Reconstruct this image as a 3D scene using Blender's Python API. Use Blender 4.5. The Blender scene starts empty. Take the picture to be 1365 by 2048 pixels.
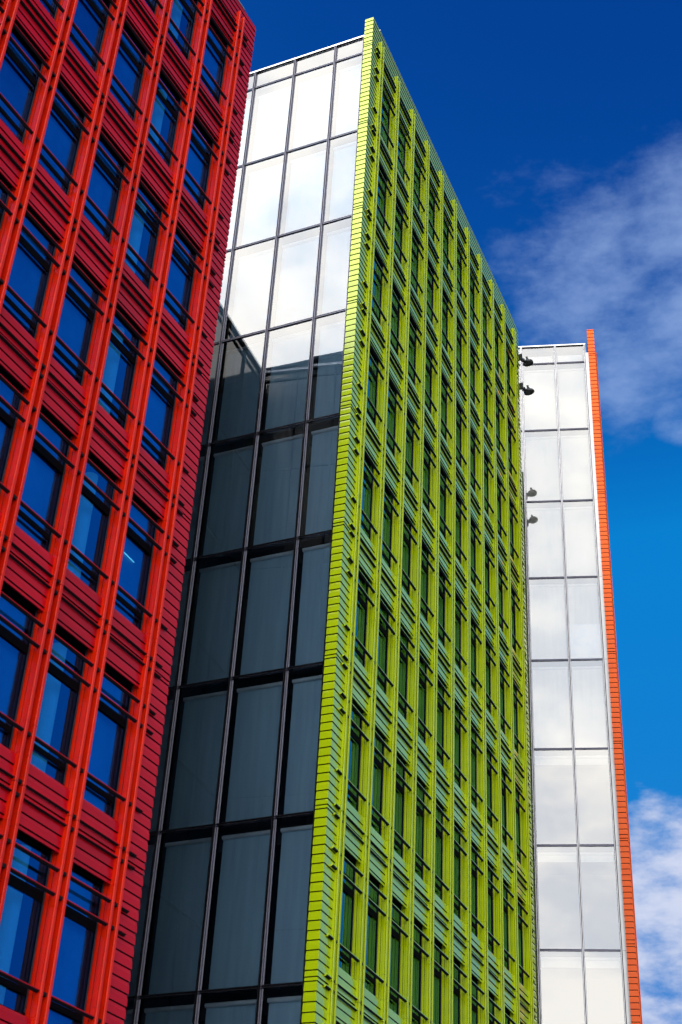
import bpy, math, random
from mathutils import Vector, Matrix
random.seed(7)
S = bpy.context.scene
COL = S.collection
R = math.radians
EYE = 1.6                      # camera height above the street
H = 3.95                       # storey height

# ------------------------------------------------------------------ helpers
class MB:
    def __init__(s):
        s.v, s.f, s.m, s.sm = [], [], [], []
    def poly(s, pts, mi=0):
        b = len(s.v); s.v += [tuple(p) for p in pts]
        s.f.append(tuple(range(b, b + len(pts)))); s.m.append(mi)
    def box(s, x0, x1, y0, y1, z0, z1, mi=0, skip=''):
        b = len(s.v)
        s.v += [(x0,y0,z0),(x1,y0,z0),(x1,y1,z0),(x0,y1,z0),(x0,y0,z1),(x1,y0,z1),(x1,y1,z1),(x0,y1,z1)]
        F = {'b':(0,3,2,1),'t':(4,5,6,7),'f':(0,1,5,4),'r':(1,2,6,5),'k':(2,3,7,6),'l':(3,0,4,7)}
        for k, q in F.items():
            if k not in skip:
                s.f.append(tuple(b+i for i in q)); s.m.append(mi)
    def prism_z(s, prof, z0, z1, mi=0, cap=True):          # prof: (x, y) anticlockwise seen from above
        n = len(prof); b = len(s.v)
        s.v += [(x,y,z0) for x,y in prof] + [(x,y,z1) for x,y in prof]
        for i in range(n):
            j = (i+1) % n
            s.f.append((b+i,b+j,b+n+j,b+n+i)); s.m.append(mi)
        if cap:
            s.f.append(tuple(b+i for i in reversed(range(n)))); s.m.append(mi)
            s.f.append(tuple(b+n+i for i in range(n))); s.m.append(mi)
    def sweep_x(s, prof, x0, x1, mi=0):                     # open profile (y, z) listed upward, face towards -y
        for (ya,za),(yb,zb) in zip(prof, prof[1:]):
            s.poly([(x0,ya,za),(x1,ya,za),(x1,yb,zb),(x0,yb,zb)], mi)
    def tube(s, p, q, r0, r1, n=12, mi=0, cap=True):
        p, q = Vector(p), Vector(q); d = (q-p).normalized()
        a = d.orthogonal().normalized(); c = d.cross(a); b = len(s.v)
        for (o, r) in ((p, r0), (q, r1)):
            for i in range(n):
                t = 2*math.pi*i/n; s.v.append(tuple(o + a*math.cos(t)*r + c*math.sin(t)*r))
        for i in range(n):
            j = (i+1) % n; s.f.append((b+i,b+j,b+n+j,b+n+i)); s.m.append(mi)
        if cap:
            s.f.append(tuple(b+i for i in reversed(range(n)))); s.m.append(mi)
            s.f.append(tuple(b+n+i for i in range(n))); s.m.append(mi)
    def lathe(s, c, axis, prof, n=20, mi=0):                # prof: (distance along axis, radius)
        c = Vector(c); d = Vector(axis).normalized(); a = d.orthogonal().normalized(); e = d.cross(a); b = len(s.v)
        for (t, r) in prof:
            for i in range(n):
                w = 2*math.pi*i/n; s.v.append(tuple(c + d*t + a*math.cos(w)*r + e*math.sin(w)*r))
        for k in range(len(prof)-1):
            for i in range(n):
                j = (i+1) % n
                s.f.append((b+k*n+i,b+k*n+j,b+(k+1)*n+j,b+(k+1)*n+i)); s.m.append(mi)
    def mesh(s, name, *mats):
        me = bpy.data.meshes.new(name); me.from_pydata(s.v, [], s.f)
        for m in mats: me.materials.append(m)
        me.polygons.foreach_set('material_index', s.m); me.update()
        return me

def obj(name, me, parent=None, M=None, smooth=None):
    o = bpy.data.objects.new(name, me); COL.objects.link(o)
    if parent: o.parent = parent
    if M is not None: o.matrix_local = M
    return o
def root(name, loc, label, cat):
    o = bpy.data.objects.new(name, None); COL.objects.link(o); o.location = loc
    o['label'] = label; o['category'] = cat
    return o
class Frame:                                                # facade frame: x along the wall, y inward, z up
    def __init__(s, P, az, parent):
        s.P = Vector(P); a = R(az); s.U = Vector((math.sin(a), math.cos(a), 0)); s.I = Vector((-s.U.y, s.U.x, 0)); s.par = parent
    def M(s, x, y, z, jit=0):
        o = s.P + s.U*x + s.I*y + Vector((0,0,z)) - s.par.location
        m = Matrix(((s.U.x, s.I.x, 0, o.x),(s.U.y, s.I.y, 0, o.y),(0,0,1,o.z),(0,0,0,1)))
        if jit: m = m @ Matrix.Rotation(R(random.uniform(-jit,jit)),4,'Z') @ Matrix.Rotation(R(random.uniform(-jit,jit)),4,'X')
        return m

# ------------------------------------------------------------------ materials
def mat(name):
    m = bpy.data.materials.new(name); m.use_nodes = True; nt = m.node_tree; nt.nodes.clear()
    out = nt.nodes.new('ShaderNodeOutputMaterial')
    return m, nt, out
def N(nt, t, **kw):
    n = nt.nodes.new(t)
    for k, v in kw.items():
        if k.startswith('i_'):
            key = k[2:]; key = int(key) if key.isdigit() else key
            n.inputs[key].default_value = v
        else: setattr(n, k, v)
    return n
def glaze(name, col, dark, rough=0.3, coat_rough=0.06, coat=1.0, scale=1.0, ior=1.5, spec=.3):
    """glazed terracotta: colour drifts slightly from tile to tile, clear coat, faint waviness"""
    m, nt, out = mat(name)
    p = N(nt,'ShaderNodeBsdfPrincipled')
    tc = N(nt,'ShaderNodeTexCoord'); g = N(nt,'ShaderNodeNewGeometry')
    mp = N(nt,'ShaderNodeMapping'); mp.inputs['Scale'].default_value = (0.4*scale, 0.4*scale, 2.2)
    nt.links.new(g.outputs['Position'], mp.inputs['Vector'])
    wn = N(nt,'ShaderNodeTexNoise', i_Scale=1.7, i_Detail=1.0); nt.links.new(mp.outputs[0], wn.inputs['Vector'])
    n2 = N(nt,'ShaderNodeTexNoise', i_Scale=0.35, i_Detail=4.0); nt.links.new(g.outputs['Position'], n2.inputs['Vector'])
    ad = N(nt,'ShaderNodeMath', operation='MULTIPLY_ADD'); ad.inputs[1].default_value = 0.6
    nt.links.new(wn.outputs[0], ad.inputs[0])
    m2 = N(nt,'ShaderNodeMath', operation='MULTIPLY'); m2.inputs[1].default_value = 0.4
    nt.links.new(n2.outputs[0], m2.inputs[0]); nt.links.new(m2.outputs[0], ad.inputs[2])
    cr = N(nt,'ShaderNodeValToRGB'); cr.color_ramp.elements[0].position = 0.3; cr.color_ramp.elements[1].position = 0.7
    cr.color_ramp.elements[0].color = (*dark,1); cr.color_ramp.elements[1].color = (*col,1)
    oi = N(nt,'ShaderNodeObjectInfo'); rv = N(nt,'ShaderNodeMath', operation='MULTIPLY_ADD'); rv.inputs[1].default_value = .36; rv.inputs[2].default_value = -.18
    nt.links.new(oi.outputs['Random'], rv.inputs[0]); a3 = N(nt,'ShaderNodeMath', operation='ADD')
    nt.links.new(ad.outputs[0], a3.inputs[0]); nt.links.new(rv.outputs[0], a3.inputs[1])
    nt.links.new(a3.outputs[0], cr.inputs[0]); nt.links.new(cr.outputs[0], p.inputs['Base Color'])
    p.inputs['Roughness'].default_value = rough
    p.inputs['Coat Weight'].default_value = coat; p.inputs['Coat IOR'].default_value = ior; p.inputs['Coat Roughness'].default_value = coat_rough
    p.inputs['Specular IOR Level'].default_value = spec
    nb = N(nt,'ShaderNodeTexNoise', i_Scale=2.2, i_Detail=0.0); nt.links.new(tc.outputs['Object'], nb.inputs['Vector'])
    bp = N(nt,'ShaderNodeBump', i_Strength=1.0, i_Distance=0.004)
    nt.links.new(nb.outputs[0], bp.inputs['Height']); nt.links.new(bp.outputs[0], p.inputs['Coat Normal'])
    nt.links.new(p.outputs[0], out.inputs[0])
    return m
def plain(name, col, rough=0.5, metal=0.0, noise=0.15, nscale=2.0, spec=0.5):
    m, nt, out = mat(name)
    p = N(nt,'ShaderNodeBsdfPrincipled'); g = N(nt,'ShaderNodeNewGeometry')
    n = N(nt,'ShaderNodeTexNoise', i_Scale=nscale, i_Detail=5.0); nt.links.new(g.outputs['Position'], n.inputs['Vector'])
    cr = N(nt,'ShaderNodeValToRGB'); cr.color_ramp.elements[0].position = 0.3; cr.color_ramp.elements[1].position = 0.7
    cr.color_ramp.elements[0].color = (*[c*(1-noise) for c in col],1); cr.color_ramp.elements[1].color = (*[min(1,c*(1+noise)) for c in col],1)
    nt.links.new(n.outputs[0], cr.inputs[0]); nt.links.new(cr.outputs[0], p.inputs['Base Color'])
    p.inputs['Roughness'].default_value = rough; p.inputs['Metallic'].default_value = metal
    p.inputs['Specular IOR Level'].default_value = spec
    nt.links.new(p.outputs[0], out.inputs[0]); return m
def glass(name, tint, base, gain, wav=0.02, gcol=(1,1,1), wscale=0.5):
    """coated facade glass: tinted see-through sheet with a mirror coat that grows with the angle"""
    m, nt, out = mat(name)
    tr = N(nt,'ShaderNodeBsdfTransparent'); tr.inputs[0].default_value = (*tint,1)
    gl = N(nt,'ShaderNodeBsdfGlossy', i_Roughness=0.0); gl.inputs['Color'].default_value = (*gcol,1)
    fr = N(nt,'ShaderNodeFresnel', i_IOR=1.52)
    ma = N(nt,'ShaderNodeMath', operation='MULTIPLY_ADD', use_clamp=True); ma.inputs[1].default_value = gain; ma.inputs[2].default_value = base
    nt.links.new(fr.outputs[0], ma.inputs[0])
    tc = N(nt,'ShaderNodeTexCoord'); oi = N(nt,'ShaderNodeObjectInfo')
    sc_ = N(nt,'ShaderNodeVectorMath', operation='MULTIPLY_ADD'); cx = N(nt,'ShaderNodeCombineXYZ')
    L_ = nt.links.new; r10 = N(nt,'ShaderNodeMath', operation='MULTIPLY'); r10.inputs[1].default_value = 17.0
    L_(oi.outputs['Random'], r10.inputs[0]); L_(r10.outputs[0], cx.inputs[0]); L_(r10.outputs[0], cx.inputs[2])
    sc_.inputs[1].default_value = (1,1,1); L_(tc.outputs['Object'], sc_.inputs[0]); L_(cx.outputs[0], sc_.inputs[2])
    n = N(nt,'ShaderNodeTexNoise', i_Scale=wscale, i_Detail=0.0); L_(sc_.outputs[0], n.inputs['Vector'])
    bp = N(nt,'ShaderNodeBump', i_Strength=1.0, i_Distance=wav); nt.links.new(n.outputs[0], bp.inputs['Height'])
    nt.links.new(bp.outputs[0], gl.inputs['Normal'])
    mx = N(nt,'ShaderNodeMixShader'); nt.links.new(ma.outputs[0], mx.inputs[0])
    nt.links.new(tr.outputs[0], mx.inputs[1]); nt.links.new(gl.outputs[0], mx.inputs[2]); nt.links.new(mx.outputs[0], out.inputs[0])
    return m
def clear(name):
    m, nt, out = mat(name); t = N(nt,'ShaderNodeBsdfTransparent'); nt.links.new(t.outputs[0], out.inputs[0]); return m
def fabric(name, col, through):
    m, nt, out = mat(name)
    d = N(nt,'ShaderNodeBsdfDiffuse'); tr = N(nt,'ShaderNodeBsdfTransparent')
    g = N(nt,'ShaderNodeNewGeometry'); mp = N(nt,'ShaderNodeMapping'); mp.inputs['Scale'].default_value = (6,6,0.4)
    nt.links.new(g.outputs['Position'], mp.inputs['Vector'])
    n = N(nt,'ShaderNodeTexNoise', i_Scale=1.0, i_Detail=4.0); nt.links.new(mp.outputs[0], n.inputs['Vector'])
    cr = N(nt,'ShaderNodeValToRGB'); cr.color_ramp.elements[0].color = (*[c*0.75 for c in col],1); cr.color_ramp.elements[1].color = (*[min(1,c*1.2) for c in col],1)
    nt.links.new(n.outputs[0], cr.inputs[0]); nt.links.new(cr.outputs[0], d.inputs[0])
    mx = N(nt,'ShaderNodeMixShader', i_0=through); nt.links.new(d.outputs[0], mx.inputs[1]); nt.links.new(tr.outputs[0], mx.inputs[2])
    nt.links.new(mx.outputs[0], out.inputs[0]); return m
def lamp(name, col, s):
    m, nt, out = mat(name); e = N(nt,'ShaderNodeEmission', i_Strength=s); e.inputs[0].default_value = (*col,1)
    nt.links.new(e.outputs[0], out.inputs[0]); return m

RED_T  = glaze('red_glaze', (0.62,0.004,0.011), (0.46,0.003,0.008), coat=.16, spec=.08)
RED_F  = glaze('red_glaze_lit', (0.86,0.022,0.002), (0.72,0.015,0.002), coat=.18, spec=.10)  # light on ribs and reveals put into the colour: tile glaze made brighter, more orange
GRN_T  = glaze('lime_glaze', (0.48,0.63,0.003), (0.39,0.54,0.003), coat=.9, ior=1.7, spec=.15)
GRN_F  = glaze('lime_rib_glaze', (0.49,0.60,0.002), (0.41,0.52,0.002), coat=.35, spec=.10)
ORG_T  = glaze('orange_glaze', (0.86,0.12,0.003), (0.78,0.095,0.003), coat=.22, spec=.12)
GAP    = plain('dark_joint', (0.012,0.012,0.014), 0.8, spec=0.1)
FRAME  = plain('anthracite_frame', (0.030,0.031,0.036), 0.45)
SOFFIT = plain('black_soffit', (0.010,0.010,0.011), 0.7, spec=0.1)
SILVER = plain('anodised_aluminium', (0.13,0.13,0.17), 0.24, 0.9, 0.06)
STEEL  = plain('grey_panel', (0.62,0.62,0.64), 0.38, 0.7, 0.08)
GASKET = plain('black_gasket', (0.003,0.003,0.004), 0.7, spec=0.04)
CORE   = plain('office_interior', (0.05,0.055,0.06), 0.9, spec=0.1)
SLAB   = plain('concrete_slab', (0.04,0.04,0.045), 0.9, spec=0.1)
WHITE  = plain('white_glow_column', (0.92,0.93,0.90), 0.7, noise=.03)
_p = next(n for n in WHITE.node_tree.nodes if n.type == 'BSDF_PRINCIPLED'); _p.inputs['Emission Color'].default_value = (.55,1,.9,1); _p.inputs['Emission Strength'].default_value = .10   # faint teal glow put into the column in place of room light
ROLLER = plain('white_roller', (0.88,0.88,0.88), 0.4)
BLIND  = fabric('blind_fabric', (0.60,0.80,1.0), 0.06)
LIT    = lamp('luminaire', (1.0,0.85,0.55), 9.0)
TUBE   = lamp('fluorescent_luminaire', (0.75,1.0,0.85), 1.6)
CLEAR  = clear('glass_edge')
WGLASS = glass('window_glass', (0.14,0.60,1.0), 0.22, 1.3, 0.003, (.05,.30,.95))
FILL    = plain('fill_panel', (0.42,0.44,0.46), 0.9, noise=0.35, nscale=0.7)  # pale panel added behind the red windows to brighten the glass evenly
WGLASG = glass('green_window_glass', (0.20,0.45,0.45), 0.26, 1.4, 0.003, (.20,.50,.66))
CGLASS = glass('curtain_glass', (0.72,0.84,0.96), 0.27, 1.0, 0.004)
DGLASS = glass('end_wall_glass', (0.02,0.02,0.025), 0.03, 0.5, 0.003)
ASPH   = plain('asphalt', (0.05,0.05,0.052), 0.9, noise=0.3, nscale=0.8)
PAVE   = plain('asphalt_street', (0.07,0.07,0.07), 0.85, noise=0.2, nscale=1.2)
BLACK  = plain('black_paint', (0.012,0.013,0.016), 0.35)
LENS   = plain('lamp_lens', (0.05,0.06,0.06), 0.1)
BLINDW = fabric('cream_blind_fabric', (0.84,0.82,0.77), 0.06)
CGLASW = glass('pale_curtain_glass', (0.78,0.80,0.80), 0.27, 1.0, 0.004)
ROOF   = plain('roof_membrane', (0.18,0.18,0.18), 0.9)

# ------------------------------------------------------------------ tile facade
ZJ = 0.09                                                    # joint at the lower rail
CH = 0.2185                                                  # tile course
TY = 0.10                                                    # tile face behind the rib fronts
FW = 0.29                                                    # width of a pair of ribs
def joints(z0, z1):
    """heights of tile joints between z0 and z1: 13 even courses, one short, one thin, four even per storey"""
    base = [ZJ + i*CH for i in range(14)] + [ZJ + 13*CH + .095] + [ZJ + 13*CH + .237 + i*CH for i in range(4)]
    out = []
    for k in range(-8, 12):
        out += [round(b + k*H, 4) for b in base]
    out = [z for z in sorted(set(out)) if z0 - .02 <= z <= z1 + .02]
    if not out or out[0] > z0 + .03: out.insert(0, z0)
    if out[-1] < z1 - .03: out.append(z1)
    return out
def course_rings(z0, z1):
    """(outward offset, z) profile of stacked shingled tiles"""
    js = joints(z0, z1); r = []
    for a, b in zip(js, js[1:]):
        h = b - a
        g = .022; r += [(-.03, a), (-.03, a+g), (.012, a+g), (.008, a+g+.70*(h-g)), (.003, a+g+.006+.70*(h-g)), (-.004, b-.001), (-.03, b-.001)]
    return r
def tile_wall(mb, x0, x1, y, z0, z1, mi=0):
    rg = course_rings(z0, z1)
    for i, ((oa, za), (ob, zb)) in enumerate(zip(rg, rg[1:])):
        mb.poly([(x0,y-oa,za),(x1,y-oa,za),(x1,y-ob,zb),(x0,y-ob,zb)], 1 if i % 7 in (0,1,5,6) else mi)
def corner_strip(mb, xin, xc, y, ydeep, z0, z1, mi=0):
    """tiles that turn the corner at xc: front strip from xin to xc, return back to ydeep"""
    sg = 1 if xc > xin else -1
    rg = course_rings(z0, z1)
    for n_, ((oa, za), (ob, zb)) in enumerate(zip(rg, rg[1:])):
        A = [(xin, y-oa), (xc+sg*oa, y-oa), (xc+sg*oa, ydeep)]
        B = [(xin, y-ob), (xc+sg*ob, y-ob), (xc+sg*ob, ydeep)]
        for i in range(2):
            q = [(*A[i],za),(*A[i+1],za),(*B[i+1],zb),(*B[i],zb)]
            mb.poly(q if sg > 0 else q[::-1], 1 if n_ % 7 in (0,1,5,6) else mi)
    o = rg[-1][0]
    mb.box(min(xin,xc), max(xin,xc), y-.004, ydeep, z1-.004, z1+.006, mi)
def rail(mb, x0, x1, z, y0=.022, d=.062, h=.052):
    """glazed baguette: thin front lip, underside slanting away, its shade painted in as black"""
    a, b = z-h/2, z+h/2
    pr = [(y0, b), (y0, b-.017), (y0+.040, a), (y0+d, a), (y0+d, b)]
    n = len(pr); k = len(mb.v)
    mb.v += [(x0,y,q) for y,q in pr] + [(x1,y,q) for y,q in pr]
    for i in range(n):
        j = (i+1) % n
        mb.f.append((k+i,k+j,k+n+j,k+n+i)[::-1]); mb.m.append(1 if i in (1,2,3) else 0)  # slant, bottom and back are blackened to stand in for shade
    mb.f.append(tuple(k+i for i in range(n))); mb.m.append(0)
    mb.f.append(tuple(k+n+i for i in reversed(range(n)))); mb.m.append(0)
RC, RB, RA = 0.09, 1.70, 2.12
D2, D1 = ZJ+13*CH, ZJ+13*CH+.237
SILL = D1 + 2*CH - H                                         # -0.346
SOF = D2 - 2*CH - .055                                       # 2.44
RJ = [-.32, .27, 1.50, 2.42, 3.12]                           # joints in the ribs

def rib_mesh(T, x0, x1, rows, ztop, zbot):
    mb = MB(); c = .012; y1 = .105
    prof = [(x0+c,0),(x1-c,0),(x1,c),(x1,.027),(x0,.027),(x0,c)]
    prof2 = [(x0,.038),(x1,.038),(x1,y1),(x0,y1)]
    cuts = sorted({round(k*H + j, 3) for k in range(rows[0]-1, rows[1]+1) for j in RJ if zbot < k*H+j < ztop-.1} | {zbot, ztop})
    for a, b in zip(cuts, cuts[1:]):
        main = abs(((b - 3.12) % H)) < .01
        g = .012 if main else .005
        mb.prism_z(prof, a, b-g if b < ztop else b); mb.prism_z(prof2, a, b-g if b < ztop else b)
    xm = (x0+x1)/2
    mb.box(x0+.012, x1-.012, .014, .09, zbot+.01, ztop-.02, 1)   # dark core shows in the joints
    return mb.mesh('rib', T, GAP)
def facade(F, root_, T, TF, ncol, j0, rows, zpar, sp, zbase, left_strip, right_strip, column_bays=(), tube_cells=(), xin0=None, wglass=WGLASS, fill_panels=False):
    """F origin: left edge of rib pair 0 at the lower rail of row 0. Ribs j0..j0+ncol, bays between them."""
    k0, k1 = rows
    ztop = k1*H + 3.81; zp = k1*H + zpar; zb = k0*H + SOF - H
    # ---- rib pairs
    rl = rib_mesh(TF, 0, .078, rows, ztop, zb); rr = rib_mesh(TF, FW-.078, FW, rows, ztop-.02, zb)
    pm = MB()
    pm.box(.066, FW-.066, .17, .19, zb, ztop-.05, 0)
    pm.box(.021, .062, .109, .36, zb, ztop-.04, 0); pm.box(FW-.062, FW-.021, .109, .36, zb, ztop-.04, 0)
    for k in range(k0-1, k1+1):
        for z in (RC, RB, RA, D2, D1):
            zz = k*H + z
            if zb+.1 < zz < ztop-.1: pm.box(.084, FW-.084, .035, .169, zz-.03, zz+.03, 1)
    pmm = pm.mesh('pilaster', TF, GAP)
    for j in range(j0, j0+ncol+1):
        p = obj('pilaster', pmm, root_, F.M(j*sp, 0, 0))
        obj('rib', rl, p); obj('rib', rr, p)
    # ---- windows and spandrels
    xa, xb = FW, sp
    W = MB()                                                 # frame
    fy0, fy1 = .232, .30; fw = .06; zt, zl = SOF+.06, SILL
    W.box(xa+.006, xa+fw, fy0, fy1, zl+.01, zt-.01); W.box(xb-fw, xb-.012, fy0, fy1, zl+.01, zt-.01)
    for z0, z1 in ((zl+.012, zl+.07), (.02,.13), (1.56,1.74), (zt-.09, zt-.012)):
        W.box(xa+fw+.001, xb-fw-.001, fy0+.004, fy1-.003, z0, z1)
    W.box(xb-.057, xb-.030, fy0-.012, fy0-.002, zl+.1, zt-.02, 1)    # vertical cover strip
    wm = W.mesh('window', GASKET, FRAME)
    P = MB(); P.box(xa+fw-.01, xb-fw+.01, .250, .262, zl+.05, zt-.05, 1, skip='f')
    P.poly([(xa+fw-.01,.250,zl+.05),(xb-fw+.01,.250,zl+.05),(xb-fw+.01,.250,zt-.05),(xa+fw-.01,.250,zt-.05)], 0)
    panem = P.mesh('pane', wglass, CLEAR)
    V = MB()                                                 # reveal: ribbed outer jamb, flat inner jamb, soffit, sill
    for sgn, x in ((1, xa), (-1, xb)):                       # sgn: towards the opening
        for y0, y1, q in ((.112,.152,-.010),(.164,.262,.004)):
            a, b = x - sgn*.020, x + sgn*q
            V.box(min(a,b), max(a,b), y0, y1, zl, zt)
    for x0_, x1_ in ((xa-.020, xa-.013), (xb+.013, xb+.020)): V.box(x0_, x1_, .108, .262, zl+.001, zt-.001, 1)
    V.box(xa+.02, xb-.02, TY+.028, .29, zt-.004, zt+.03, 1)     # soffit
    V.box(xa+.02, xb-.02, .112, .275, zl-.03, zl+.006, 0)    # sill
    vm = V.mesh('reveal', TF, SOFFIT)
    L = MB()
    for z in (RB, RA): rail(L, xa+.002, xb-.002, z)
    sm = L.mesh('upper_sunshade', T, GAP)
    L = MB(); rail(L, xa+.002, xb-.002, RC); sm2 = L.mesh('lower_sunshade', T, GAP)
    def span(z0, z1, lip=True):
        b = MB(); tile_wall(b, xa+.003, xb-.003, TY, z0, z1)
        if lip:
            b.box(xa+.004, xb-.004, TY+.002, TY+.022, z0-.055, z0-.004, 0)
            b.box(xa+.01, xb-.01, TY+.05, TY+.25, z0+.04, z1-.01, 1)
        return b
    spm = span(SOF+.055-H, SILL).mesh('spandrel_panel', T, GAP)
    lm = MB(); rail(lm, xa+.002, xb-.002, D2-H, .030, .050, .040); rail(lm, xa+.002, xb-.002, D1-H, .030, .050, .040)
    lmm = lm.mesh('ledge_rails', T, GAP)
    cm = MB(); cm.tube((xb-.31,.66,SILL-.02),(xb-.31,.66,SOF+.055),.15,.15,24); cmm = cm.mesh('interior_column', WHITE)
    nm = MB(); nm.box(xa+.05, xb-.05, .41, .418, SILL+.04, SOF+.03); nmm = nm.mesh('fill_panel', FILL)
    tm = MB(); tm.tube((xb-.78,.36,1.22),(xb-.40,.38,1.22),.009,.009,8); tmm = tm.mesh('ceiling_light', TUBE)
    for j in range(j0, j0+ncol):
        for k in range(k0, k1+1):
            M = F.M(j*sp, 0, k*H)
            w = obj('window', wm, root_, M)
            pn = obj('pane', panem, w); pn.rotation_euler = (R(random.uniform(-.15,.15)), 0, R(random.uniform(-.15,.15)))
            obj('reveal', vm, w); obj('upper_sunshade', sm, w); obj('lower_sunshade', sm2, w)
            if fill_panels and j not in column_bays: obj('fill_panel', nmm, w)
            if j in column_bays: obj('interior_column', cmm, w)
            if (j,k) in tube_cells: obj('ceiling_light', tmm, w)
            s = obj('spandrel_panel', spm, root_, M); obj('ledge_rails', lmm, s)
    # ---- parapet above the top row
    pb = MB(); x0 = j0*sp - .02; x1 = (j0+ncol)*sp + FW + .02
    tile_wall(pb, x0, x1, TY+.001, k1*H+SOF+.055, zp)
    pb.box(x0, x1, TY+.03, TY+.34, k1*H+SOF, zp+.002, 0)
    pb.box(x0, x1, TY-.02, TY+.36, zp+.004, zp+.035, 2)
    pp = obj('parapet', pb.mesh('parapet', T, GAP, STEEL), root_, F.M(0,0,0))
    for j in range(j0, j0+ncol): obj('ledge_rails', lmm, pp, Matrix.Translation((j*sp,0,(k1+1)*H)))
    
    # ---- corner strips
    for side, st in (('l', left_strip), ('r', right_strip)):
        if not st: continue
        wdt, deep = st
        mb = MB()
        if side == 'l': xin, xc = j0*sp - .003, j0*sp - wdt
        else: xin, xc = (j0+ncol)*sp + FW + .003, (j0+ncol)*sp + FW + wdt
        corner_strip(mb, xin, xc, TY, TY+deep, zbase, zp)
        mb.box(min(xin,xc)+.035, max(xin,xc)-.035, TY+.035, TY+deep-.003, zbase, zp-.01, 1)
        c = obj('corner_cladding', mb.mesh('corner_cladding', T, GAP), root_, F.M(0,0,0))
        xe = (xin-.27, xin) if side == 'l' else (xin, xin+.27)
        for zs, nm in (((RC,),'rail_end'), ((RB,),'rail_end'), ((RA,),'rail_end'), ((D2,),'rail_end'), ((D1,),'rail_end')):
            sb = MB()
            for z in zs: rail(sb, xe[0], xe[1], z)
            sbm = sb.mesh(nm, T, GAP)
            for k in range(k0-1, k1+1):
                if zbase+.3 < k*H+zs[0] < ztop-.1: obj(nm, sbm, c, Matrix.Translation((0,0,k*H)))
    # ---- storeys below and the rooms behind
    bb = MB(); tile_wall(bb, j0*sp, (j0+ncol)*sp+FW, TY, zbase, zb-.06, 0)
    bb.box(j0*sp, (j0+ncol)*sp+FW, TY+.04, TY+.30, zbase, zb-.05, 1)
    obj('base_wall', bb.mesh('base_wall', T, GAP), root_, F.M(0,0,0))
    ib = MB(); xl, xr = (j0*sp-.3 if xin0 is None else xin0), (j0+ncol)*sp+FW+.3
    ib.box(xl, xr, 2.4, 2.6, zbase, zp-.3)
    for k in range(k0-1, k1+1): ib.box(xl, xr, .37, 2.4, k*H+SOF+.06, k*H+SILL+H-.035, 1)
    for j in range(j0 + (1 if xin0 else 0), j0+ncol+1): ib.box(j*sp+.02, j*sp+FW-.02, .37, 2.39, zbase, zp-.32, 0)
    obj('floor_slabs', ib.mesh('floor_slabs', CORE, SLAB), root_, F.M(0,0,0))

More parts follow.
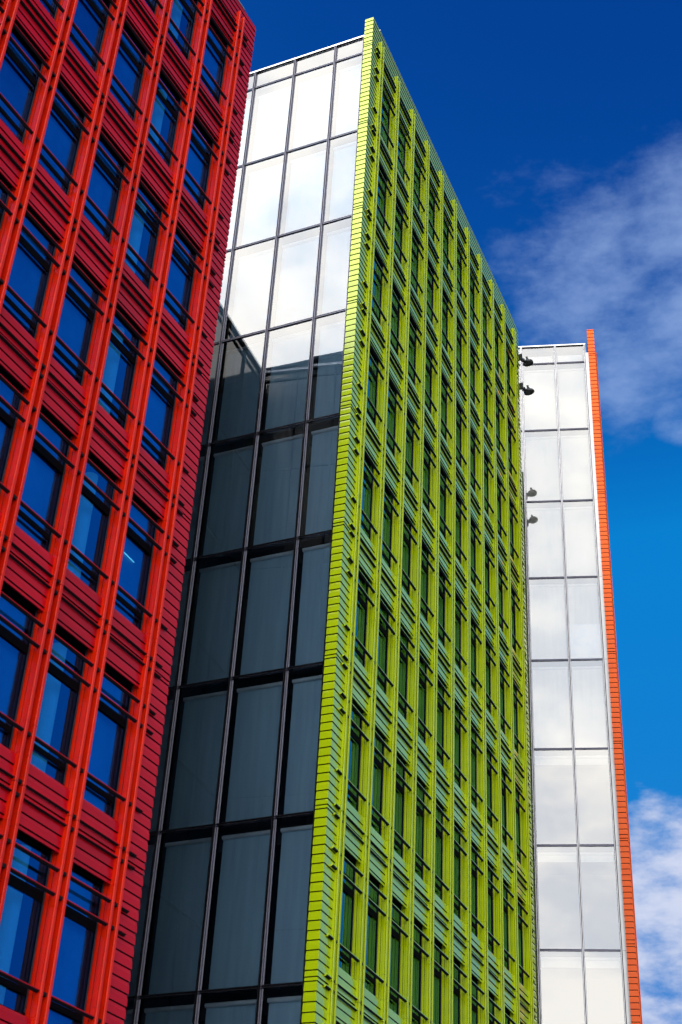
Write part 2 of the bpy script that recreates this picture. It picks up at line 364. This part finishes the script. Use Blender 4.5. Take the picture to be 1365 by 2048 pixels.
# ------------------------------------------------------------------ curtain wall
def curtain(F, root_, xs, k0, k1, ztop, zbase, raised=(), half=(), blind=None, cglass=None, lights=(), metal=None):
    """xs: mullion positions; levels k*H"""
    mm = MB()
    for a, b in ((-.034,-.016),(.016,.034)): mm.box(a, b, -.075, .06, zbase, ztop-.02)
    mm.box(-.0155,.0155,-.055,.05, zbase, ztop-.03, 1); mm.box(-.05,.05,.062,.14, zbase, ztop-.03, 1)
    mmm = mm.mesh('mullion', metal or SILVER, GASKET)
    for x in xs: obj('mullion', mmm, root_, F.M(x,0,0))
    cache = {}
    for ci, (xl, xr) in enumerate(zip(xs, xs[1:])):
        w = xr - xl
        for k in range(k0, k1+1):
            top = (k+1)*H if k < k1 else ztop-.03
            h = top - k*H
            if (ci,h) not in cache:
                T = MB()                                      # frame of the panel
                T.box(.036, w-.036, -.04, .055, -.035, -.012); T.box(.036, w-.036, -.03, .10, -.009, .012, 1); T.box(.036, w-.036, -.04, .055, .015, .034)
                for a, b in ((.036,.052),(w-.052,w-.036)): T.box(a, b, -.012, .045, .036, h-.037)
                G = MB(); x0, x1, z0, z1 = .053, w-.053, .036, h-.037
                G.box(x0, x1, 0, .024, z0, z1, 1, skip='f'); G.poly([(x0,0,z0),(x1,0,z0),(x1,0,z1),(x0,0,z1)], 0)
                cache[(ci,h)] = (T.mesh('glass_panel', SILVER, GASKET), G.mesh('pane', cglass or CGLASS, CLEAR))
            tm, gm = cache[(ci,h)]
            p = obj('glass_panel', tm, root_, F.M(xl, 0, k*H))
            obj('pane', gm, p, Matrix.Rotation(R(random.uniform(-.09,.09)),4,'Z') @ Matrix.Rotation(R(random.uniform(-.09,.09)),4,'X'))
            bd = .27
            if k < k1:
                key = (ci, 'r' if (ci,k) in raised else 'h' if (ci,k) in half else 'd')
                if key not in cache:
                    zt = H - .22
                    rl = MB(); rl.tube((.075,bd,zt),(w-.075,bd,zt),.052,.052,16)
                    zlo = {'r': zt-.28, 'h': .43*H+.10, 'd': .05}[key[1]]
                    bl = MB(); bl.box(.085, w-.085, bd+.03, bd+.036, zlo, zt+.02); bl.box(.085, w-.085, bd+.022, bd+.044, zlo-.03, zlo)
                    cache[key] = (rl.mesh('blind_roller', ROLLER), bl.mesh('roller_blind', blind or BLIND))
                rm, bm = cache[key]
                obj('blind_roller', rm, p); obj('roller_blind', bm, p)
                if (ci,k) in half:
                    ip = MB(); ip.box(.06, w-.06, .10, .13, .045, .43*H+.02); obj('bright_panel', ip.mesh('bright_panel', ROLLER), p)  # white panel added to brighten the pane below the half-drawn blind
            else:
                key = (ci,'p')
                if key not in cache:
                    bl = MB(); bl.box(.13, w-.13, .25, .30, .04, h-.35); cache[key] = bl.mesh('backing_panel', ROLLER)
                obj('backing_panel', cache[key], p)
    xl, xr = xs[0], xs[-1]
    cp = MB(); cp.box(xl-.05, xr+.05, -.07, .5, ztop-.018, ztop+.05); cp.box(xl-.05, xr+.05, -.045, -.02, ztop-.035, ztop-.02, 1)
    obj('roof_edge', cp.mesh('roof_edge', STEEL, GASKET), root_, F.M(0,0,0))
    fb = MB()
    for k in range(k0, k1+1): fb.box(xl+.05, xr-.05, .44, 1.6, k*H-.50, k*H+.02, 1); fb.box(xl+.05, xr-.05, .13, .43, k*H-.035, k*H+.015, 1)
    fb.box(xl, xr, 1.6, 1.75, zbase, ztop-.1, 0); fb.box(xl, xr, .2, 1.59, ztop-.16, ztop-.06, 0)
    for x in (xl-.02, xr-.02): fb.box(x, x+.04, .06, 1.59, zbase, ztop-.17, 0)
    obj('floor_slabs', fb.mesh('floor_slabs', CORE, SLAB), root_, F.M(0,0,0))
    bs = MB(); bs.box(xl, xr, -.02, .2, zbase, k0*H-.05); obj('base_wall', bs.mesh('base_wall', FRAME), root_, F.M(0,0,0))
    for (x, y, z, dx, dy) in lights:
        lb = MB(); lb.tube((0,0,0),(dx,dy,0),.02,.02,8); obj('ceiling_light', lb.mesh('ceiling_light', LIT), root_, F.M(x,y,z))

def block(F, name, root_, x0, x1, y0, y1, z0, z1, m=CORE):
    b = MB(); b.box(x0,x1,y0,y1,z0,z1); b.box(x0-.1,x1+.1,y0-.1,y1+.1,z1+.001,z1+.12,1)
    return obj(name, b.mesh(name, m, ROOF), root_, F.M(0,0,0))

# ------------------------------------------------------------------ red building
REDP = (-3.639, 25.084, 6.913+EYE)
rb = root('red_building', (-3.2, 26.0, 0), 'red building at left clad in glazed red tiles with red ribs and deep windows', 'building')
FR = Frame(REDP, 29.354, rb); FR.P += FR.U*.065
facade(FR, rb, RED_T, RED_F, 11, -11, (-1, 6), 4.25, 1.5269, -(6.913+EYE), None, (.645, .34),
       column_bays=(-2,), tube_cells=((-1,2),), fill_panels=True)
# end wall (dark glass) and the wing behind it
def dark_wall(F, name, root_, x0, x1, z0, z1, sp, y=0.0):
    b = MB(); b.box(x0, x1, y, y+.2, z0, z1, 0)
    n = int((x1-x0)/sp)
    for i in range(n+1): b.box(x0+i*sp-.03, x0+i*sp+.03, y-.06, y-.001, z0, z1-.01, 1)
    z = z0 + (1.9 - 0) 
    k = 0
    while k*H + z0 + 3.3 < z1:
        b.box(x0, x1, y-.04, y-.002, z0+3.3+k*H-.04, z0+3.3+k*H+.04, 1); k += 1
    b.box(x0-.05, x1+.05, y-.1, y+.3, z1+.001, z1+.10, 2)
    return obj(name, b.mesh(name, DGLASS_OPAQUE, GASKET, STEEL), root_, F.M(0,0,0))
DGLASS_OPAQUE = plain('dark_spandrel_glass', (0.012,0.015,0.020), 0.08, spec=0.35)
ZB = -(6.913+EYE); ZR = 34.9-6.913
az_end = 29.354-90
EW = Frame(FR.P + FR.U*.78 + FR.I*.46, az_end, rb); EW.I = -EW.I if EW.I.dot(FR.U) > 0 else EW.I
# the end wall runs inward from the corner, facing along the facade direction
def wall_between(name, root_, A, B, z0, z1, sp):
    A, B = Vector(A), Vector(B); d = (B-A); ln = d.length
    az = math.degrees(math.atan2(d.x, d.y)); F = Frame((A.x,A.y,0), az, root_)
    return dark_wall(F, name, root_, 0, ln, z0, z1, sp)
def fp(F, x, y): return F.P + F.U*x + F.I*y
wall_between('end_wall', rb, fp(FR,.80,5.85), fp(FR,.80,.47), 0, 34.95, 1.35) if False else None
wall_between('end_wall', rb, fp(FR,.30,.47), fp(FR,1.0,5.85), 0, 35.25, 1.35)
wall_between('wing_wall', rb, fp(FR,1.02,5.86), fp(FR,8.6,6.05), 0, 35.30, 1.4)
block(FR, 'rear_block', rb, -16.9, .2, 2.7, 14, ZB, ZR-.4)

# ------------------------------------------------------------------ green building
gb = root('green_building', (0.2, 31.4, 0), 'lime green tiled building in the middle with a glass end wall', 'building')
FG = Frame((.364, 31.592, 10.762+EYE), 24.587, gb); FG.P += FG.U*.165
facade(FG, gb, GRN_T, GRN_F, 10, 0, (-1, 7), 4.43, 1.5366, -(10.762+EYE), (.600, .30), (.625, .34), xin0=1.45, wglass=WGLASG)
FA = Frame((-3.924, 33.426, 9.811+EYE), 115.275, gb)
curtain(FA, gb, [-1.546*2, -1.546, 0, 1.546, 3.092, 4.165], -2, 8, 32.45, -(9.811+EYE),
        lights=((1.75,.5,3*H+2.9,.8,.05),(3.3,.7,3*H+2.2,.25,.7),(.25,.6,2*H+3.2,.2,.6),(.5,.5,3*H+2.8,.7,.05)))
block(FG, 'rear_block', gb, 6.6, 16.0, 2.7, 12, -(10.762+EYE), 31.2)

# ------------------------------------------------------------------ orange building
ob = root('orange_building', (11.2, 51.0, 0), 'narrow orange tiled edge and pale glass end wall of the building at right', 'building')
FB = Frame((9.560, 51.313, 17.670+EYE), 99.153, ob)
curtain(FB, ob, [-1.577*2, -1.577, 0, 1.367], -4, 7, 28.70, -(17.67+EYE), 
        raised=((1,0),(2,0),(1,-1),(2,-1),(1,1),(2,1),(1,-2),(2,-2)), half=((2,3),), blind=BLINDW, cglass=CGLASW, metal=STEEL)
sp_ = MB(); sp_.box(1.405, 1.60, -.03, .25, -(17.67+EYE), 28.2)
for k in range(-4, 8): sp_.box(1.404, 1.601, -.032, -.028, k*H-.012, k*H-.004, 1)
obj('edge_panel', sp_.mesh('edge_panel', STEEL, GASKET), ob, FB.M(0,0,0))
# facade plane runs away from the camera, seen edge on
OAZ = 10.9
OP = FB.P + FB.U*1.815 - FB.I*.10
FO = Frame((OP.x, OP.y, 17.67+EYE+1.0), OAZ, ob)
FO.P -= FO.I*TY
FO.P += FO.U*(.60-.36)
def orange_side():
    zb, zp = -(17.67+EYE+1.0), 29.24-1.0
    c = MB(); corner_strip(c, -.003, -.60, TY, TY+.30, zb, zp); c.box(-.56, -.04, TY+.035, TY+.29, zb, zp-.01, 1)
    co = obj('corner_cladding', c.mesh('corner_cladding', ORG_T, GAP), ob, FO.M(0,0,0))
    w = MB(); tile_wall(w, 0, 9, TY, zb, zp); w.box(0, 9, TY+.035, TY+.30, zb, zp-.01, 1)
    obj('front_cladding', w.mesh('front_cladding', ORG_T, GAP), ob, FO.M(0,0,0))
    rm = rib_mesh(ORG_T, 0, .078, (-6, 7), zp-.9, zb); r2 = rib_mesh(ORG_T, FW-.078, FW, (-6, 7), zp-.9, zb)
    pm = MB(); pm.box(.08, FW-.08, .06, .0995, zb, zp-1.0); pmm = pm.mesh('pilaster', ORG_T)
    for j in range(4):
        p = obj('pilaster', pmm, ob, FO.M(j*1.53,0,0)); obj('rib', rm, p); obj('rib', r2, p)
orange_side()

# ------------------------------------------------------------------ floodlights on the green corner
def floodlight(z, tilt, label):
    k_ = .88
    base = FG.P + FG.U*(16.44-.165+.10) + FG.I*.05; base.z = z+EYE
    r = root('floodlight', base, label, 'floodlight'); r['group'] = 'floodlights on the green corner'
    r.scale = (k_, k_, k_)
    F = Frame(base, 24.587, r)
    b = MB(); b.box(-.10,-.02,-.11,.11,-.16,.20); b.tube((-.03,0,.10),(.13,-.05,.12),.020,.020,8); b.tube((-.03,0,-.10),(.16,-.05,-.11),.020,.020,8)
    b.tube((.13,-.05,.12),(.20,-.10,-.02),.026,.026,8); b.tube((.16,-.05,-.11),(.30,-.20,-.10),.022,.022,8)
    obj('bracket', b.mesh('bracket', BLACK), r, F.M(0,0,0))
    h = MB(); c = (.36,-.24,.16)
    h.lathe(c, (.10+tilt,-.16,-1), [(-.16,0),(-.16,.05),(-.06,.055),(.0,.075),(.10,.15),(.13,.175),(.155,.235),(.20,.255),(.245,.25),(.25,.215),(.20,.20)], 24)
    hd = obj('lamp_head', h.mesh('lamp_head', BLACK), r, F.M(0,0,0))
    l = MB(); l.lathe(c, (.10+tilt,-.16,-1), [(.20,0),(.20,.205)], 24); obj('lens', l.mesh('lens', LENS), hd)
    y = MB(); y.tube((.20,-.10,-.02),(.30,-.20,.0),.05,.07,10); y.box(.10,.24,-.16,-.04,-.08,.06); obj('driver_box', y.mesh('driver_box', BLACK), r, F.M(0,0,0))
floodlight(41.36, .05, 'upper of the two black floodlights on the far green corner')
floodlight(39.76, .10, 'lower of the two black floodlights on the far green corner')

# ------------------------------------------------------------------ street
g = MB(); g.box(-900, 900, -900, 900, -.5, 0.0)
o = obj('ground', g.mesh('ground', PAVE)); o['kind'] = 'structure'

# ------------------------------------------------------------------ sky
SUN_AZ, SUN_EL = -146.0, 44.0
w = bpy.data.worlds.new('World'); S.world = w; w.use_nodes = True
nt = w.node_tree; bg = nt.nodes['Background']; bg.inputs[1].default_value = 0.1
L = nt.links.new
sk = N(nt,'ShaderNodeTexSky', sky_type='NISHITA', sun_disc=False, sun_elevation=R(SUN_EL), sun_rotation=R(SUN_AZ))
sep = N(nt,'ShaderNodeSeparateColor'); L(sk.outputs[0], sep.inputs[0])
comb = N(nt,'ShaderNodeCombineColor')
def pw(i, k, e, top):                                        # channel-wise contrast: a deep polarised blue (values at background strength 0.1)
    d = N(nt,'ShaderNodeMath', operation='MULTIPLY'); d.inputs[1].default_value = .1; L(sep.outputs[i], d.inputs[0])
    p = N(nt,'ShaderNodeMath', operation='POWER'); p.inputs[1].default_value = e; L(d.outputs[0], p.inputs[0])
    m = N(nt,'ShaderNodeMath', operation='MULTIPLY'); m.inputs[1].default_value = k*10; L(p.outputs[0], m.inputs[0])
    n = N(nt,'ShaderNodeMath', operation='MINIMUM'); n.inputs[1].default_value = top*10; L(m.outputs[0], n.inputs[0])
    L(n.outputs[0], comb.inputs[i])
pw(0, 3.0, 3.0, .2); pw(1, 948, 4.6, .215); pw(2, 20.5, 2.75, .64)
tc = N(nt,'ShaderNodeTexCoord')
def d(az, el): return (math.sin(R(az))*math.cos(R(el)), math.cos(R(az))*math.cos(R(el)), math.sin(R(el)))
def blob(az, el, r0, r1):                                    # 1 inside r0 degrees, 0 outside r1
    v = N(nt,'ShaderNodeVectorMath', operation='DOT_PRODUCT'); v.inputs[1].default_value = d(az, el); L(tc.outputs['Generated'], v.inputs[0])
    m = N(nt,'ShaderNodeMapRange', interpolation_type='SMOOTHSTEP'); m.inputs[1].default_value = math.cos(R(r1)); m.inputs[2].default_value = math.cos(R(r0))
    L(v.outputs['Value'], m.inputs[0]); return m.outputs[0]
def op(o_, a, b):
    m = N(nt,'ShaderNodeMath', operation=o_)
    for i, x in enumerate((a, b)):
        if isinstance(x, (int,float)): m.inputs[i].default_value = x
        else: L(x, m.inputs[i])
    return m.outputs[0]
def noise(scale, det, off=(0,0,0), stretch=(1,1,1.6), rough=.55):
    mp = N(nt,'ShaderNodeMapping'); mp.inputs['Scale'].default_value = stretch; mp.inputs['Location'].default_value = off
    L(tc.outputs['Generated'], mp.inputs['Vector'])
    n = N(nt,'ShaderNodeTexNoise', i_Scale=scale, i_Detail=det, i_Roughness=rough); L(mp.outputs[0], n.inputs['Vector']); return n.outputs[0]
def ramp(x, a, b):
    m = N(nt,'ShaderNodeMapRange', interpolation_type='SMOOTHSTEP'); m.inputs[1].default_value = a; m.inputs[2].default_value = b; L(x, m.inputs[0]); return m.outputs[0]
# bank of bright cloud behind the camera
bank = blob(-150, 32, 46, 68)
bank = op('MAXIMUM', bank, blob(170, 25, 18, 46))
nb = noise(3.2, 6)
bankm = ramp(op('ADD', op('MULTIPLY', bank, .75), op('MULTIPLY', nb, .55)), .52, .78)
bankv = ramp(op('ADD', op('MULTIPLY', noise(4.0, 4, (3,1,2)), .5), op('MULTIPLY', noise(11.0, 7, (1,5,2)), .5)), .38, .56)
# thin cloud to the right of the towers
nf = noise(9.0, 9, (1.3,.4,.2), (1,1,1.9), .6)
nf2 = noise(17.0, 9, (2.3,.4,1.2), (1,1,2.2), .62)
fa = op('MULTIPLY', ramp(op('ADD', op('MULTIPLY', op('MAXIMUM', blob(14.8, 44.0, .5, 7.8), op('MULTIPLY', blob(16.4, 38.4, .2, 1.6), .8)), .50), op('ADD', op('MULTIPLY', nf, .75), op('MULTIPLY', nf2, .70))), .92, 1.42), .72)
fb = ramp(op('ADD', op('MULTIPLY', blob(15.5, 19.5, 2.0, 7.5), .50), op('ADD', op('MULTIPLY', nf, .35), op('MULTIPLY', nf2, 1.0))), .92, 1.32)
cc = N(nt,'ShaderNodeMix', data_type='RGBA'); L(bankv, cc.inputs[0])
cc.inputs[6].default_value = (18.5, 19.6, 21.5, 1); cc.inputs[7].default_value = (29.0, 28.2, 26.8, 1)
mx1 = N(nt,'ShaderNodeMix', data_type='RGBA'); L(fb, mx1.inputs[0]); mx1.inputs[7].default_value = (6.3, 6.9, 8.8, 1)
mx0 = N(nt,'ShaderNodeMix', data_type='RGBA'); L(fa, mx0.inputs[0]); mx0.inputs[7].default_value = (3.0, 4.5, 7.9, 1)
mxe = N(nt,'ShaderNodeMix', data_type='RGBA'); L(op('MULTIPLY', blob(58, 32, 10, 30), .85), mxe.inputs[0]); mxe.inputs[7].default_value = (.3, 4.2, 7.4, 1)
L(comb.outputs[0], mxe.inputs[6]); L(mxe.outputs[2], mx0.inputs[6])
L(mx0.outputs[2], mx1.inputs[6])
mx2 = N(nt,'ShaderNodeMix', data_type='RGBA'); L(bankm, mx2.inputs[0]); L(mx1.outputs[2], mx2.inputs[6]); L(cc.outputs[2], mx2.inputs[7])
L(mx2.outputs[2], bg.inputs[0])
sl = bpy.data.lights.new('sun', 'SUN'); sl.energy = 2.5; sl.angle = R(8); sl.color = (1, .96, .9)
so = bpy.data.objects.new('sun', sl); COL.objects.link(so)
so.rotation_euler = (-Vector(d(SUN_AZ, SUN_EL))).to_track_quat('-Z','Y').to_euler()

# ------------------------------------------------------------------ camera
cam = bpy.data.cameras.new('camera'); co = bpy.data.objects.new('camera', cam); COL.objects.link(co); S.camera = co
cam.sensor_fit = 'VERTICAL'; cam.sensor_height = 36; cam.sensor_width = 24; cam.lens = 51.354; cam.clip_end = 4000
cam.dof.use_dof = True; cam.dof.focus_distance = 50.0; cam.dof.aperture_fstop = 1.4
r_ = Vector((0.99819213,-0.0346027,0.04914398)); u_ = Vector((-0.06010389,-0.57467406,0.81617232)); f_ = Vector((0,0.81765053,0.57571487))
co.matrix_world = Matrix(((r_.x,u_.x,-f_.x,0),(r_.y,u_.y,-f_.y,0),(r_.z,u_.z,-f_.z,EYE),(0,0,0,1)))

S.view_settings.view_transform = 'Standard'; S.view_settings.look = 'None'
S.view_settings.exposure = 0; S.view_settings.gamma = 1
S.cycles.max_bounces = 10; S.cycles.transparent_max_bounces = 24; S.cycles.glossy_bounces = 6
S.cycles.sample_clamp_indirect = 6
